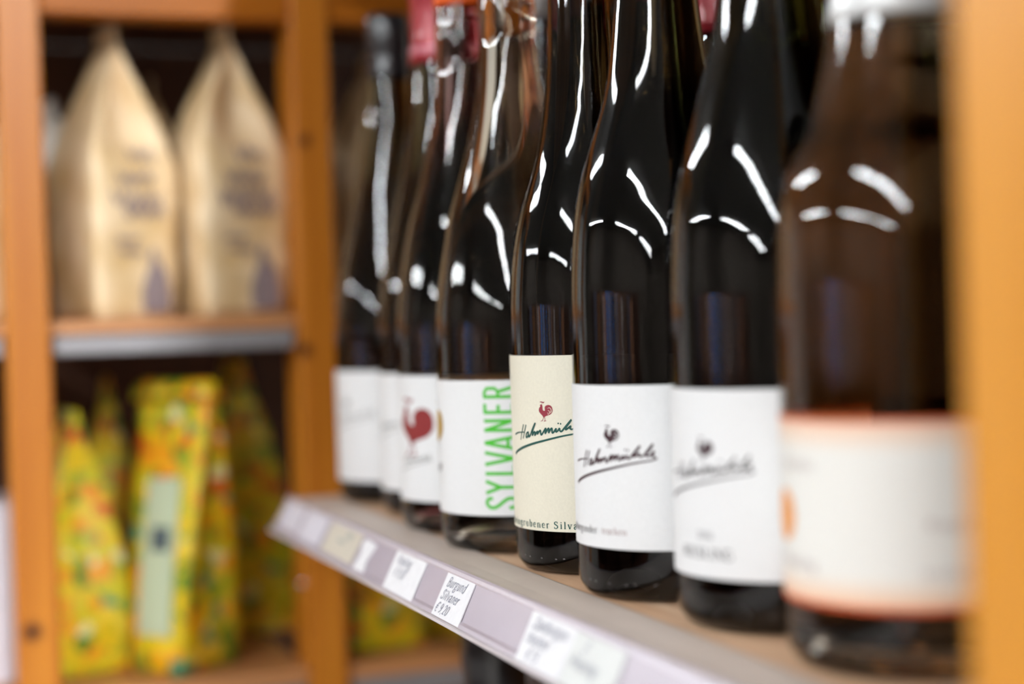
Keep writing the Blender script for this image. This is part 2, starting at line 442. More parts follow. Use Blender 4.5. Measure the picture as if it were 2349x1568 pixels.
def kraft_bag(x, y, z, rz, wd, dp, hs, ht, label, seed, print_=True, mt=None, group=None, open_=True):
    t = thing('paper_bag', label, 'paper bag', (x, y, z), rz, group)
    v, f = bag_mesh(wd, dp, hs, ht, seed=seed)
    link('bag_body', v, f, mt or M_kraft, t, True)
    # sealed top seam running back from the peak
    v, f = boxg(-.0012, .0012, -dp*.22, dp*.22, ht-.004, ht+.010, .0003)
    link('top_seam', v, f, mt or M_kraft, t)
    if print_:
        V = []; F = []
        yy = -dp/2-.0052
        for q, (a, b, zz, hh) in enumerate(((-.006, .014, .108, .008), (-.014, .012, .092, .008), (-.018, .020, .079, .009), (-.010, .022, .071, .008), (-.016, .0, .052, .004), (-.014, .004, .044, .004))):
            squiggle(V, F, a, b, zz, hh, seed*10+q, .0022 if hh > .005 else .0012)
        link('printed_lettering', [(p[0], yy, p[1]) for p in V], F, M_printbag, t)
        V = []; F = []
        fill(V, F, [(.002, .004), (.001, .018), (.005, .030), (.0085, .036), (.0075, .042), (.0095, .047), (.0125, .046), (.0125, .040), (.0155, .036), (.020, .028), (.022, .014), (.021, .004)], .001)
        link('printed_figure', [(p[0], yy, p[1]) for p in V], F, M_printbag, t)
    return t
kraft_bag(.1300, 1.116, .1142, math.radians(22), .056, .060, .098, .186, 'kraft paper bag standing at the left of the upper shelf, grey figure printed low', 1)
kraft_bag(.2060, 1.110, .1142, math.radians(12), .058, .062, .104, .188, 'kraft paper bag standing against the middle post on the upper shelf', 2)
kraft_bag(.0980, 1.215, .1142, math.radians(14), .055, .06, .11, .150, 'pale kraft bag peeking out between the left post and the front bag', 3, False, plain('pale_paper', (.74, .68, .60), .5))
kraft_bag(.175, 1.235, .1142, math.radians(-10), .058, .06, .09, .170, 'kraft paper bag in shadow behind the gap of the front pair', 4, False)
kraft_bag(.325, 1.16, .1142, math.radians(12), .06, .06, .10, .180, 'dim kraft paper bag behind the dark wine bottle', 5, False)
kraft_bag(.030, 1.135, .1142, math.radians(5), .06, .06, .10, .180, 'kraft paper bag cut off at the left edge, beside the left post', 6, False)

def floral_bag(x, y, z, rz, wd, dp, hs, ht, label, seed, folded=False):
    t = thing('floral_bag', label, 'paper bag', (x, y, z), rz, 'yellow floral bags on the lower shelf')
    rf = .55 if folded else -.3
    v, f = bag_mesh(wd, dp, hs, ht, seed=seed, crumple=.0018, bulge=.002, pinch=.006, rf=rf)
    link('bag_body', v, f, M_floral, t, True)
    if folded:
        # top rolled over into a rounded band along the ridge
        hl = dp/2*(1+rf)+.0015; n = 16; vv = []; ff = []
        for i in range(n+1):
            a = PI*i/n
            for yy in (-hl, -hl*.6, 0, hl*.6, hl):
                d = 0 if abs(yy) < hl*.9 else .0015
                vv.append((-.0085*math.cos(a), yy, ht-.012+.012*math.sin(a)-d))
        for i in range(n):
            for k in range(4): p = 5*i+k; ff.append((p, p+1, p+6, p+5))
        ff.append(tuple(range(0, 5*n+1, 5))); ff.append(tuple(reversed(range(4, 5*n+5, 5)))); ff.append((0, 5*n, 5*n+4, 4))
        link('folded_top', vv, ff, M_floral, t, True)
        def side(zz):
            q = max(0, (zz-hs)/(ht-hs)); sc = max(.03, 1-q**1.25)
            return -(wd/2+.002*math.sin(PI*zz/ht))*sc-.0022
        vv = []; ff = []; m_ = 14
        for i in range(m_+1):
            zz = .026+.104*i/m_; xx = side(zz)
            vv += [(xx, -.0155, zz), (xx, .0155, zz), (xx+.0006, .0155, zz), (xx+.0006, -.0155, zz)]
        for i in range(m_):
            for k in range(4): p = i*4+k; q2 = i*4+(k+1) % 4; ff.append((q2, p, p+4, q2+4))
        ff.append((0, 1, 2, 3)); ff.append((4*m_+3, 4*m_+2, 4*m_+1, 4*m_))
        st = link('sticker', vv, ff, M_palegreen, t)
        vv = []
        for zz in (.082, .090, .098):
            for yy in (-.010, .007): vv.append((side(zz)-.0004, yy, zz))
        link('printed_square', vv, [(0, 2, 3, 1), (2, 4, 5, 3)], M_slate, st)
    return t
floral_bag(.1690, 1.112, -.1243, math.radians(36), .056, .044, .015, .196, 'bright yellow floral bag in front with rounded top and pale green sticker', 1, True)
floral_bag(.0985, 1.145, -.1243, math.radians(10), .058, .06, .05, .178, 'yellow floral bag next to the left post, cut off by it', 2)
floral_bag(.1360, 1.25, -.1243, math.radians(-5), .05, .06, .06, .196, 'shadowed yellow floral bag behind the gap left of the stickered bag', 3)
floral_bag(.2300, 1.235, -.1243, math.radians(8), .074, .06, .06, .206, 'shadowed yellow floral bag behind, leaning towards the middle post', 4)
floral_bag(.3030, 1.125, -.1243, math.radians(14), .055, .06, .06, .185, 'yellow floral bag right of the middle post, seen under the price rail', 5)
floral_bag(.3700, 1.150, -.1243, math.radians(-8), .060, .06, .06, .185, 'amber floral bag behind the black bottle top, below the price rail', 6)
o = box('carton', (.010, .060, 1.12, 1.20, -.1243, -.006), plain('pale_lilac_card', (.70, .66, .72), .6))
tag(o, 'pale lilac carton cut off at the lower left edge, left of the post', 'carton')

# ------------------------------------------------------------ wine shelving
wu = thing('wine_shelf', 'wooden wine shelf with an orange front post and worn board', 'shelf unit', (.36, .6, -1.22))
def wbox(name, dims, mm, b=.001): return box(name, dims, mm, wu, b)
wbox('board', (.2125, .52, .20, .980, -.018, 0), M_board)
wbox('post', (.208, .236, .205, .289, -.50, .3615), M_postr, .003)
wbox('board', (.2125, .52, .20, .980, -.378, -.36), M_board)
wbox('top_board', (.2125, .52, .20, .980, .362, .380), M_dark)
wbox('back_panel', (.521, .531, .20, .980, -.50, .380), wood('brown_pine_panel', (.14, .055, .010), (.25, .105, .020), 'Z', rough=.6))
wbox('side_panel', (.237, .52, .20, .215, -.359, -.0185), M_dark)
wbox('side_panel', (.237, .52, .20, .215, .0005, .3615), M_dark)

# ------------------------------------------------------------ price rail
Ta = Vector((.208, 0, .002)); Tb = Vector((.197, 0, -.0165))
ud = (Tb-Ta).normalized(); nd = Vector((ud.z, 0, -ud.x)).normalized()   # outward normal
if nd.x > 0: nd = -nd
Y0, Y1 = .29, .955
def extrude(name, prof, y0, y1, mt, parent, smooth=False, seg=1):
    n = len(prof); v = []
    for j in range(seg+1):
        y = y0+(y1-y0)*j/seg
        v += [(x, y, z) for (x, z) in prof]
    f = []
    for j in range(seg):
        for k in range(n): a = j*n+k; b = j*n+(k+1) % n; f.append((a, b, b+n, a+n))
    f.append(tuple(reversed(range(n)))); f.append(tuple(range(seg*n, seg*n+n)))
    o = link(name, v, f, mt, parent, smooth)
    return o
pr = thing('price_rail', 'lilac grey plastic price rail along the front edge of the wine shelf', 'price rail', (0, 0, 0))
extrude('top_flange', [(.2385, .0002), (.2385, .0010), (.2365, .0016), (.2300, .0019), (.2200, .0023), (.2120, .0032), (.2098, .0036), (.2098, .0005), (.2120, .0002)], Y0, Y1, M_flange, pr)
def fp(s, off): p = Ta+ud*s+nd*off; return (p.x, p.z)
extrude('face', [(.2095, .0005), (.2095, .0036), fp(-.0020, .0006), fp(-.0008, .0009), fp(-.0002, .0002), fp(.0165, .0000), fp(.0178, .0006), fp(.0195, .0007), fp(.0195, -.0012), fp(-.0002, -.0016)], Y0, Y1, M_plastic, pr)
extrude('lower_lip', [fp(.0196, -.0012), fp(.0196, .0012), fp(.0204, .0020), fp(.0214, .0016), fp(.0216, .0004), fp(.0210, -.0012)], Y0, Y1, plain('pale_plastic_lip', (.66, .60, .62), .3, coat=.2), pr)
extrude('upper_bead', [fp(-.0010, .0010), fp(.0004, .0011), fp(.0010, .0007), fp(.0010, .0001), fp(-.0006, .0002)], Y0, Y1, plain('pale_plastic_bead', (.60, .54, .60), .3, coat=.2), pr)

# handwriting / lettering strokes -----------------------------------------------------------
TK, TN, SF = .10, .042, .035
def serif(x0, x1, y): return (SF, [(x0, y), (x1, y)], 0)
G = {}
def gl(ch, adv, *st): G[ch] = (adv, st)
def S_(w_, *p): return (w_, list(p), 1)
def Z_(w_, *p): return (w_, list(p), 0)
gl('n', .50, Z_(TK, (.1, .46), (.1, 0)), S_(TN, (.1, .34), (.2, .45), (.32, .45), (.38, .36)), Z_(TK, (.38, .37), (.38, 0)), serif(0, .2, .015), serif(.28, .48, .015), serif(.01, .1, .45))
gl('r', .36, Z_(TK, (.1, .46), (.1, 0)), S_(TN+.02, (.1, .3), (.17, .42), (.27, .45), (.33, .40)), serif(0, .22, .015), serif(.01, .1, .45))
gl('u', .50, Z_(TK, (.1, .46), (.1, .1)), S_(TN, (.1, .12), (.15, .02), (.27, .01), (.38, .12)), Z_(TK, (.38, .46), (.38, 0)), serif(.01, .1, .45), serif(.28, .38, .45), serif(.38, .48, .015))
gl('b', .49, Z_(TK, (.1, .70), (.1, .03)), S_(TN, (.1, .34), (.2, .45), (.3, .44)), S_(TK, (.30, .44), (.39, .36), (.41, .23), (.38, .1), (.30, .03)), S_(TN, (.3, .02), (.2, 0), (.1, .06)), serif(.01, .1, .69))
gl('d', .49, Z_(TK, (.38, .70), (.38, 0)), S_(TN, (.38, .36), (.3, .46), (.18, .44)), S_(TK, (.18, .44), (.08, .34), (.06, .22), (.09, .09), (.17, .02)), S_(TN, (.17, .02), (.28, 0), (.38, .1)), serif(.29, .38, .69), serif(.38, .48, .015))
gl('e', .43, S_(TN, (.07, .27), (.38, .27)), S_(TN+.01, (.38, .27), (.36, .39), (.25, .46), (.15, .43)), S_(TK, (.15, .43), (.07, .34), (.06, .2), (.1, .08), (.18, .03)), S_(TN, (.18, .03), (.28, .01), (.39, .10)))
gl('g', .48, S_(TK*.9, (.2, .45), (.08, .40), (.07, .30), (.14, .22), (.22, .18)), S_(TK*.9, (.2, .45), (.31, .41), (.33, .30), (.27, .21), (.2, .18)), S_(TN, (.3, .42), (.44, .45)), S_(TN, (.16, .18), (.08, .10), (.14, .05)), S_(TK*.8, (.12, .04), (.33, .02), (.42, -.06), (.36, -.17), (.2, -.22), (.06, -.17), (.06, -.08), (.14, .03)))
gl('i', .26, Z_(TK, (.13, .46), (.13, 0)), serif(.03, .23, .015), serif(.04, .13, .45), ('dot', (.13, .62), .06))
gl('l', .26, Z_(TK, (.13, .70), (.13, 0)), serif(.03, .23, .015), serif(.04, .13, .69))
gl('v', .46, Z_(TK, (.07, .46), (.24, 0)), Z_(TN, (.24, 0), (.40, .46)), serif(0, .18, .45), serif(.31, .48, .45))
gl('a', .44, S_(TN+.01, (.07, .34), (.12, .44), (.22, .46), (.30, .38)), Z_(TK, (.30, .40), (.30, .08)), S_(TN, (.3, .08), (.34, .01), (.42, .05)), S_(TK*.85, (.30, .27), (.14, .22), (.07, .12), (.12, .02), (.21, .02), (.30, .1)))
gl('t', .30, Z_(TK, (.13, .58), (.13, .08)), S_(TN, (.13, .08), (.18, .01), (.28, .05)), Z_(TN, (.02, .44), (.27, .44)))
gl('o', .48, S_(TK, (.22, .45), (.09, .38), (.06, .23), (.09, .08), (.22, .01)), S_(TK, (.22, .45), (.36, .38), (.40, .23), (.36, .08), (.22, .01)))
gl('c', .42, S_(TK, (.25, .45), (.11, .40), (.06, .23), (.1, .08), (.2, .02)), S_(TN, (.2, .02), (.3, .01), (.39, .1)), S_(TN+.02, (.25, .45), (.34, .42), (.36, .35)))
gl('k', .49, Z_(TK, (.1, .70), (.1, 0)), Z_(TN, (.1, .2), (.36, .45)), Z_(TK, (.2, .27), (.42, 0)), serif(0, .2, .015), serif(.3, .48, .015), serif(.27, .45, .45), serif(.01, .1, .69))
gl('p', .49, Z_(TK, (.1, .46), (.1, -.22)), S_(TN, (.1, .34), (.2, .45), (.3, .44)), S_(TK, (.30, .44), (.39, .36), (.41, .23), (.38, .1), (.30, .03)), S_(TN, (.3, .02), (.2, 0), (.1, .06)))
gl('S', .54, S_(TN+.02, (.40, .52), (.36, .64), (.25, .68), (.14, .64)), S_(TK, (.14, .64), (.08, .54), (.13, .43), (.27, .36), (.40, .27), (.42, .15), (.34, .05)), S_(TN+.02, (.34, .05), (.22, .0), (.1, .06), (.07, .18)), Z_(TN, (.40, .52), (.41, .68)), Z_(TN, (.07, .18), (.06, 0)))
gl('R', .66, Z_(TK, (.13, .67), (.13, 0)), S_(TN, (.13, .66), (.34, .66)), S_(TK, (.34, .66), (.47, .6), (.48, .48), (.40, .38), (.3, .35)), Z_(TN, (.13, .35), (.32, .35)), Z_(TK, (.3, .35), (.58, .01)), serif(0, .24, .015), serif(0, .13, .66), serif(.5, .66, .015))
gl('I', .34, Z_(TK, (.16, .67), (.16, 0)), serif(.04, .28, .015), serif(.04, .28, .66))
gl('E', .58, Z_(TK, (.13, .67), (.13, 0)), serif(0, .52, .015), serif(0, .5, .66), Z_(TN, (.13, .35), (.38, .35)), Z_(TN, (.5, .67), (.5, .54)), Z_(TN, (.52, 0), (.53, .15)))
gl('L', .56, Z_(TK, (.13, .67), (.13, 0)), serif(0, .50, .015), serif(.02, .26, .66), Z_(TN, (.5, 0), (.52, .17)))
gl('N', .70, Z_(TN, (.12, .67), (.12, 0)), Z_(TK, (.1, .67), (.56, 0)), Z_(TN, (.56, 0), (.56, .67)), serif(.02, .22, .015), serif(0, .12, .66), serif(.46, .66, .66))
gl('G', .70, S_(TK, (.3, .67), (.15, .6), (.07, .46), (.07, .2), (.16, .06), (.3, .01)), S_(TN, (.3, .67), (.46, .62), (.53, .5)), Z_(TN, (.53, .5), (.53, .67)), S_(TN, (.3, .01), (.44, .02), (.54, .08)), Z_(TK, (.54, .28), (.54, .04)), serif(.42, .62, .28))
gl('2', .48, S_(TK*.8, (.07, .5), (.13, .64), (.25, .67), (.36, .58), (.34, .42), (.2, .2), (.07, .03)), Z_(TK, (.07, .04), (.42, .04)))
gl('0', .48, S_(TK*.9, (.22, .66), (.1, .56), (.07, .33), (.1, .1), (.22, .01)), S_(TK*.9, (.22, .66), (.34, .56), (.38, .33), (.34, .1), (.22, .01)))
gl('1', .38, Z_(TK, (.2, .66), (.2, 0)), Z_(TN, (.2, .66), (.08, .55)), serif(.08, .32, .015))
gl('6', .48, S_(TK*.8, (.36, .66), (.18, .56), (.08, .33), (.1, .1), (.22, .01), (.35, .08), (.38, .24), (.3, .36), (.15, .32), (.08, .2)))
gl('9', .48, S_(TK*.8, (.08, .02), (.26, .12), (.37, .35), (.35, .56), (.22, .66), (.1, .58), (.07, .44), (.15, .33), (.3, .36), (.37, .48)))
gl('5', .48, Z_(TK*.8, (.38, .66), (.14, .66), (.11, .4)), S_(TK*.8, (.11, .4), (.26, .44), (.38, .34), (.36, .12), (.2, .0), (.07, .05)))
gl('\u20ac', .52, S_(TK*.8, (.46, .6), (.3, .67), (.17, .56), (.12, .33), (.17, .1), (.3, 0), (.46, .06)), Z_(TN, (.02, .40), (.36, .40)), Z_(TN, (.02, .26), (.34, .26)))
gl(',', .2, Z_(TK*.7, (.1, .05), (.05, -.08)))
gl(' ', .25)
gl('s', .38, S_(TN+.02, (.31, .38), (.22, .46), (.1, .42), (.09, .32)), S_(TK*.8, (.09, .33), (.2, .24), (.31, .16), (.27, .04)), S_(TN+.02, (.28, .05), (.17, 0), (.06, .08)))
gl('B', .60, Z_(TK, (.13, .67), (.13, 0)), S_(TK*.8, (.13, .66), (.36, .65), (.44, .52), (.34, .37), (.13, .36)), S_(TK*.8, (.2, .36), (.42, .32), (.50, .18), (.38, .02), (.13, .015)), serif(0, .13, .66), serif(0, .13, .015))
def text(V, F, s, x, y, k, sp=.05, slant=0, rot=False, mono=None, bold=1.0):
    """lay stroke letters out from (x, y); k = metres per em unit"""
    def T(p):
        q = (p[0]+slant*p[1])*k; r = p[1]*k
        return (x-r, y+q+0) if rot else (x+q, y+r)
    cx = 0
    for ch in s:
        adv, st = G[ch]
        for e in st:
            if e[0] == 'dot':
                c = T((e[1][0]+cx, e[1][1])); disc(V, F, c, e[2]*k, n=10)
            else:
                wv = (mono if mono else e[0])*k*bold
                if mono and e[0] == SF: continue
                ribbon(V, F, [T((p[0]+cx, p[1])) for p in e[1]], wv, smooth=bool(e[2]), sub=4)
        cx += adv+sp
    return cx*k
# hand-lettered price cards -----------------------------------------------------------------
tag_specs = [
 ((.947, .902), (-.0000, .0160), M_tagl, [], 'faded lilac price card at the far end of the rail'),
 ((.893, .846), (-.0000, .0168), M_tagl, [], 'lilac grey price card, second from the far end of the rail'),
 ((.838, .776), (-.0002, .0172), M_tagc, ['m'], 'cream price card between the lilac card and the thin white slip'),
 ((.772, .749), (.0020, .0175), M_tag, [], 'thin curled white paper slip on the price rail'),
 ((.716, .671), (.0004, .0190), M_tag, ['Riesling', '  \u20ac 9,50'], 'plain white price card with three grey marks'),
 ((.6415, .6070), (.0002, .0192), M_tag, ['Burgund', 'Silvaner', '\u20ac 9,20'], 'handwritten white price card standing apart under the cream labelled bottle'),
 ((.5425, .5010), (.0004, .0195), M_tag, ['Spatburgun', 'trocken', '   \u20ac 15'], 'large white handwritten price card, first of the touching pair'),
 ((.5005, .4600), (.0012, .0195), plain('offwhite_card', (.74, .75, .73), .6), ['   S', 'Riesling', ''], 'greyish price card touching the large white card'),
]
for i, ((ya, yb), (s0, s1), mm, lines, lab) in enumerate(tag_specs):
    t = thing('price_card', lab, 'price card', (Ta.x, (ya+yb)/2, 0), 0, 'price cards in the rail')
    def Q(y, s, off):
        p = Ta+ud*s+nd*off
        return (p.x-Ta.x, y-(ya+yb)/2, p.z)
    o0, o1 = (.0003, .0007)
    sk = -.004 if i in (4, 5, 6) else -.002       # cards sit a little askew
    c = [(ya, s0), (yb, s0), (yb+sk, s1), (ya+sk, s1)]
    if i == 3: c = [(ya, s0+.002), (ya-.006, s0), (yb, s0+.001), (yb+.001, s0+.006), (yb+.003, s0+.010), (yb-.001, s1), (ya-.004, s1+.0005), (ya-.006, s0+.008)]
    n = len(c)
    v = [Q(a, b, o0) for a, b in c]+[Q(a, b, o1) for a, b in c]
    f = [tuple(range(n)), tuple(range(2*n-1, n-1, -1))]+[(k, n+k, n+(k+1) % n, (k+1) % n) for k in range(n)]
    link('card', v, f, mm, t)
    if lines and i != 2:
        V = []; F = []
        wdt = abs(ya-yb)
        for j, s in enumerate(lines):
            if not s: continue
            kk = min(.0062, (wdt*.86)/max(3.2, .5*len(s)))
            text(V, F, s, wdt*.10, -(s0+.0062+j*.0056), kk, .03, .25, mono=.07)
        link('handwriting', [Q(ya-p[0]+sk*.5, -p[1], .0009) for p in V], F, M_ink, t)
    if i == 2:
        V = []; F = []; disc(V, F, (.042, -.0045), .006, .0018); disc(V, F, (.032, -.0085), .008, .0012)
        link('handwriting', [Q(ya-p[0], -p[1], .0009) for p in V], F, plain('faded_green_ink', (.42, .43, .38), .7), t)

# ------------------------------------------------------------ bottles
def shape(kind, r, zt, neck):
    if kind == 'flute':      # tall sloping shoulder
        s = [(1, .100), (.985, .112), (.94, .125), (.875, .138), (.80, .151), (.72, .165), (.64, .179), (.56, .193), (.49, .207), (.44, .220), (.41, .234)]
    elif kind == 'hock':     # even shoulder, steepest half-way up
        s = [(1, .112), (.995, .120), (.975, .132), (.945, .143), (.90, .152), (.848, .160), (.775, .169), (.69, .178), (.61, .187), (.545, .197), (.495, .209), (.455, .222), (.42, .236)]
    elif kind == 'lean':     # slender, long drawn shoulder
        s = [(1, .108), (.995, .115), (.965, .129), (.925, .139), (.862, .149), (.785, .158), (.70, .167), (.63, .176), (.573, .186), (.53, .196), (.495, .206), (.46, .220), (.435, .236)]
    elif kind == 'slope':    # straighter, steeper shoulder
        s = [(1, .108), (.995, .117), (.955, .137), (.875, .1545), (.765, .170), (.645, .185), (.53, .200), (.455, .215), (.415, .228), (.395, .24)]
    elif kind == 'burg':     # low round shoulder
        s = [(1, .112), (.995, .120), (.975, .134), (.90, .148), (.745, .161), (.635, .174), (.535, .190), (.47, .206), (.425, .222), (.40, .238)]
    elif kind == 'clear':
        s = [(1, .100), (.985, .113), (.93, .128), (.865, .142), (.80, .154), (.70, .167), (.60, .180), (.50, .195), (.42, .209), (.375, .222), (.35, .236)]
    else:
        s = [(1, .115), (.99, .125), (.94, .14), (.85, .155), (.72, .17), (.58, .185), (.48, .2), (.42, .215), (.39, .23)]
    p = [(k*r, z) for k, z in s]
    last = p[-1][0]
    p += [((last+neck)/2+.0002, .250), (neck, .262), (neck, zt-.022), (neck*1.06, zt-.020), (neck*1.06, zt-.004), (neck*.95, zt)]
    return p
def densify(p):
    out = []
    P = [Vector(q) for q in p]
    sm = cr(p, 4)
    return [(q.x, q.y) for q in sm]
def prof_at(p, z):
    for a, b in zip(p, p[1:]):
        if a[1] <= z <= b[1]: return a[0]+(b[0]-a[0])*(z-a[1])/max(1e-9, b[1]-a[1])
    return p[-1][0]
SIG = dict(
 H1=[(-13.5, -5.9), (-14.8, -8.8), (-16.2, -12.5)], H2=[(-11.6, -6.0), (-12.8, -8.9), (-14.1, -11.9)], Hx=[(-22, -10.5), (-18.5, -9.6), (-13, -9.05)],
 a=[(-9.7, -9.1), (-11, -9.3), (-11.7, -10.5), (-11.6, -11.3), (-10.6, -10.9), (-9.9, -9.7), (-9.8, -10.95), (-8.7, -10.2), (-8.05, -9), (-6.8, -7), (-5.5, -5.1), (-5.8, -5.8), (-6.9, -7.9), (-7.4, -10.3), (-6.4, -9), (-5.7, -8.8), (-5.9, -10.25), (-5, -9.1), (-4.1, -8.5), (-4.4, -9.65), (-3.5, -8.7), (-2.6, -8.1), (-2.5, -9.05), (-2.3, -9.8), (-1.8, -9.7), (-.55, -8.1), (.3, -7.15), (.26, -8.1), (-.13, -9.3), (.83, -8.1), (1.76, -7.1), (1.83, -8), (1.7, -9), (2.6, -7.7), (3.3, -7.1), (3.36, -8), (3.54, -9), (4.3, -8.56), (4.96, -7.6), (5.4, -7.3), (5.15, -8), (5.34, -8.55), (6.2, -8), (6.93, -7.1), (7, -7.8), (7.4, -8.35), (8, -8.2), (9, -7.1), (10, -6), (12.3, -3.5), (11.2, -5), (9.9, -6.6), (9.7, -7.6), (10.9, -6.9), (11.9, -6.2), (11.6, -7.1), (12.3, -7.5), (13.8, -6.9), (15.3, -5), (17.2, -2.9), (16.1, -4.7), (14.7, -6.4), (14.7, -7.3), (15.6, -7.2), (17.3, -6.1), (17.4, -5.6), (16.8, -6.4), (16.8, -7.3), (17.7, -7.1)],
 U=[(16.9, -8.1), (17.8, -7.95), (18.5, -8.2), (17.6, -8.6), (16.2, -8.95), (12.6, -9.5), (8, -10.3), (3, -11.4), (-1.4, -12.4), (-6.3, -13.5), (-12.2, -15), (-16.3, -16.2), (-20.3, -17.6), (-22.3, -18.7)])
BODY = [(-1.65, 2.7), (-1.19, 2.46), (-1.07, 1.27), (-1.03, .54), (-.46, .09), (.12, .18), (.04, 1.1), (.3, 1.84), (1, 2.3), (1.9, 2.49), (2.87, 2.31), (3.6, 1.68), (3.95, .76), (3.85, -.33), (3.29, -1.07), (2.62, -1.53), (1.74, -1.81), (.95, -2.01), (.25, -2.29), (-.22, -2.66), (-.75, -2.67), (-1.13, -2.03), (-1.82, -1.49), (-2.52, -.86), (-3.04, -.23), (-3.07, .69), (-2.67, 1.43), (-2.16, 1.99), (-2.52, 2.26), (-2.14, 2.58)]
COMB = [(-2.45, 3.83), (-1.48, 3.93), (-.55, 3.63), (.04, 3.94), (-.1, 3.39), (-.69, 3.11), (-1.27, 3.38), (-1.97, 3.61), (-2.35, 3.37)]
def signature(u, z, k=1.0, wk=1.0):
    V = []; F = []
    s = lambda pts: [(u+p[0]*.001*k, z+p[1]*.001*k) for p in pts]
    for n in ('H1', 'H2'): ribbon(V, F, s(SIG[n]), .00062*k*wk, .00050*k*wk)
    ribbon(V, F, s(SIG['Hx']), .0008*k*wk, .0004*k*wk)
    ribbon(V, F, s(SIG['a']), .00078*k*wk, sub=4)
    ribbon(V, F, s(SIG['U']), .0003*k*wk, .0012*k*wk)
    disc(V, F, s([(6.4, -5.07)])[0], .00036*k*wk); disc(V, F, s([(7.5, -5.25)])[0], .00036*k*wk)
    return V, F
def rooster(u, z, k=1.0, flip=1):
    V = []; F = []
    s = lambda pts: [(u+flip*p[0]*.001*k, z+p[1]*.001*k) for p in pts]
    fill(V, F, s([tuple(q) for q in cr(BODY+[BODY[0]], 3)]), .00016*max(1, k*.8))
    fill(V, F, s(COMB), .0002*k)
    for pts, w_ in (([(-.57, -2.6), (-1.07, -3.5), (-1.45, -4.06)], .00022), ([(-2.17, -4.25), (-1.04, -3.96)], .00022), ([(-.22, -2.6), (.09, -3.48), (-.17, -4.31)], .00022), ([(-.51, -4.25), (.64, -4.03)], .00022), ([(-1.5, 2.6), (-1.3, 3.4)], .0001)):
        ribbon(V, F, s(pts), w_*k)
    return V, F
def feathers(u, z, k=1.0):
    V = []; F = []
    s = lambda pts: [(u+p[0]*.001*k, z+p[1]*.001*k) for p in pts]
    ribbon(V, F, s([(1.5, 1.08), (2.5, 1.35), (3.2, .85), (3.35, .03), (3.1, -.7)]), .0001*k, .00042*k)
    ribbon(V, F, s([(1.59, .11), (2.2, .11), (2.62, -.5), (2.42, -1.17)]), .0001*k, .00036*k)
    ribbon(V, F, s([(1.44, -.72), (1.87, -1.0), (1.79, -1.59)]), .0001*k, .00028*k)
    return V, F

def bottle(x, y, r, kind, glassm, label, zt=.318, neck=.0143, cap=None, lab=None, wine=None, prints=(), rz=0, group='wine bottles on the shelf', base=0.0):
    t = thing('wine_bottle', label, 'wine bottle', (x, y, base), 0, group)
    sh = shape(kind, r, zt, neck)
    body = [(r*.80, .0003), (r*.93, .0018), (r*.985, .0055), (r, .0105), (r, .04), (r, .08)]
    up_ = densify([(r, .098)]+sh) if kind != 'clear' else densify([(r, .09)]+sh)
    pf = [(0, .012), (r*.35, .0105), (r*.62, .004), (r*.74, .0006)]+body+up_+[(0, zt)]
    v, f = lathe(pf, 96)
    gb = link('glass_body', v, f, glassm, t, True)
    if wine:
        inn = [(0, .0165), (r*.35, .0150), (r*.62, .0090), (r*.80, .0070), (r-.0042, .0105), (r-.0030, .016), (r-.0030, .08)]
        inn += [(max(.006, a-.0030), b) for a, b in up_ if b < .262]+[(.006, .262), (0, .262)]
        # keep the radius monotone near the shoulder start
        v, f = lathe(inn, 72)
        link('wine', v, f, wine, gb, True)
    full = pf[4:]
    if cap:
        cm, z0, band = cap
        cp = [(prof_at(full, z0)+.00005, z0), (prof_at(full, z0)+.0006, z0+.0002)]
        z = z0
        while z < zt-.004:
            z += .005; cp.append((prof_at(full, min(z, zt-.001))+.0006, min(z, zt-.0005)))
        cp += [(neck*.98, zt+.0008), (0, zt+.001)]
        v, f = lathe(cp, 64); co = link('capsule', v, f, cm, t, True)
        if band:
            bm, b0, b1 = band
            rr = prof_at(full, (b0+b1)/2)+.0009
            v, f = lathe([(rr-.0004, b0), (rr, b0+.0003), (rr, b1-.0003), (rr-.0004, b1)], 64)
            link('capsule_band', v, f, bm, co, True)
    if lab:
        lm, z0, z1, ac, half = lab
        a0, a1 = math.radians(ac-half), math.radians(ac+half)
        n = 72; v = []; f = []
        for rr in (r+.00012, r+.00030):
            for zz in (z0, z1):
                for k in range(n+1):
                    a = a0+(a1-a0)*k/n; v.append((rr*math.cos(a), rr*math.sin(a), zz))
        m_ = n+1
        for k in range(n):
            f += [(k+1, k, m_+k, m_+k+1), (2*m_+k, 2*m_+k+1, 3*m_+k+1, 3*m_+k), (k, k+1, 2*m_+k+1, 2*m_+k), (m_+k+1, m_+k, 3*m_+k, 3*m_+k+1)]
        f += [(0, 2*m_, 3*m_, m_), (n, m_+n, 3*m_+n, 2*m_+n)]
        lo = link('label', v, f, lm, t)
        for e in prints:
            nm, mm, az, (V, F) = e[:4]
            off = e[4] if len(e) > 4 else 0
            rp = r+.00042+off
            on_cyl(V, F, rp, math.radians(az), nm, mm, lo)
    # mould stipple round the heel
    if glassm is not M_gclear and group == 'wine bottles on the shelf':
        V = []; F = []
        for k in range(60):
            if k % 5 in (0, 3): continue
            disc(V, F, (k*2*PI*r/60, .0072+.0003*(k % 2)), .0006, .0003, 6)
        vv = []
        for p in V:
            a = p[0]/r; rr = prof_at(pf[4:], p[1])+.00018; vv.append((rr*math.cos(a), rr*math.sin(a), p[1]))
        st = link('heel_stipple', vv, F, M_grey, gb); st['kind'] = 'stuff'
    return t

def printed(s, u, z, k, **kw):
    V = []; F = []; text(V, F, s, u, z, k, **kw); return V, F
R7, R6, R5, R4, RS, R3 = .0375, .0372, .0367, .0363, .038, .038
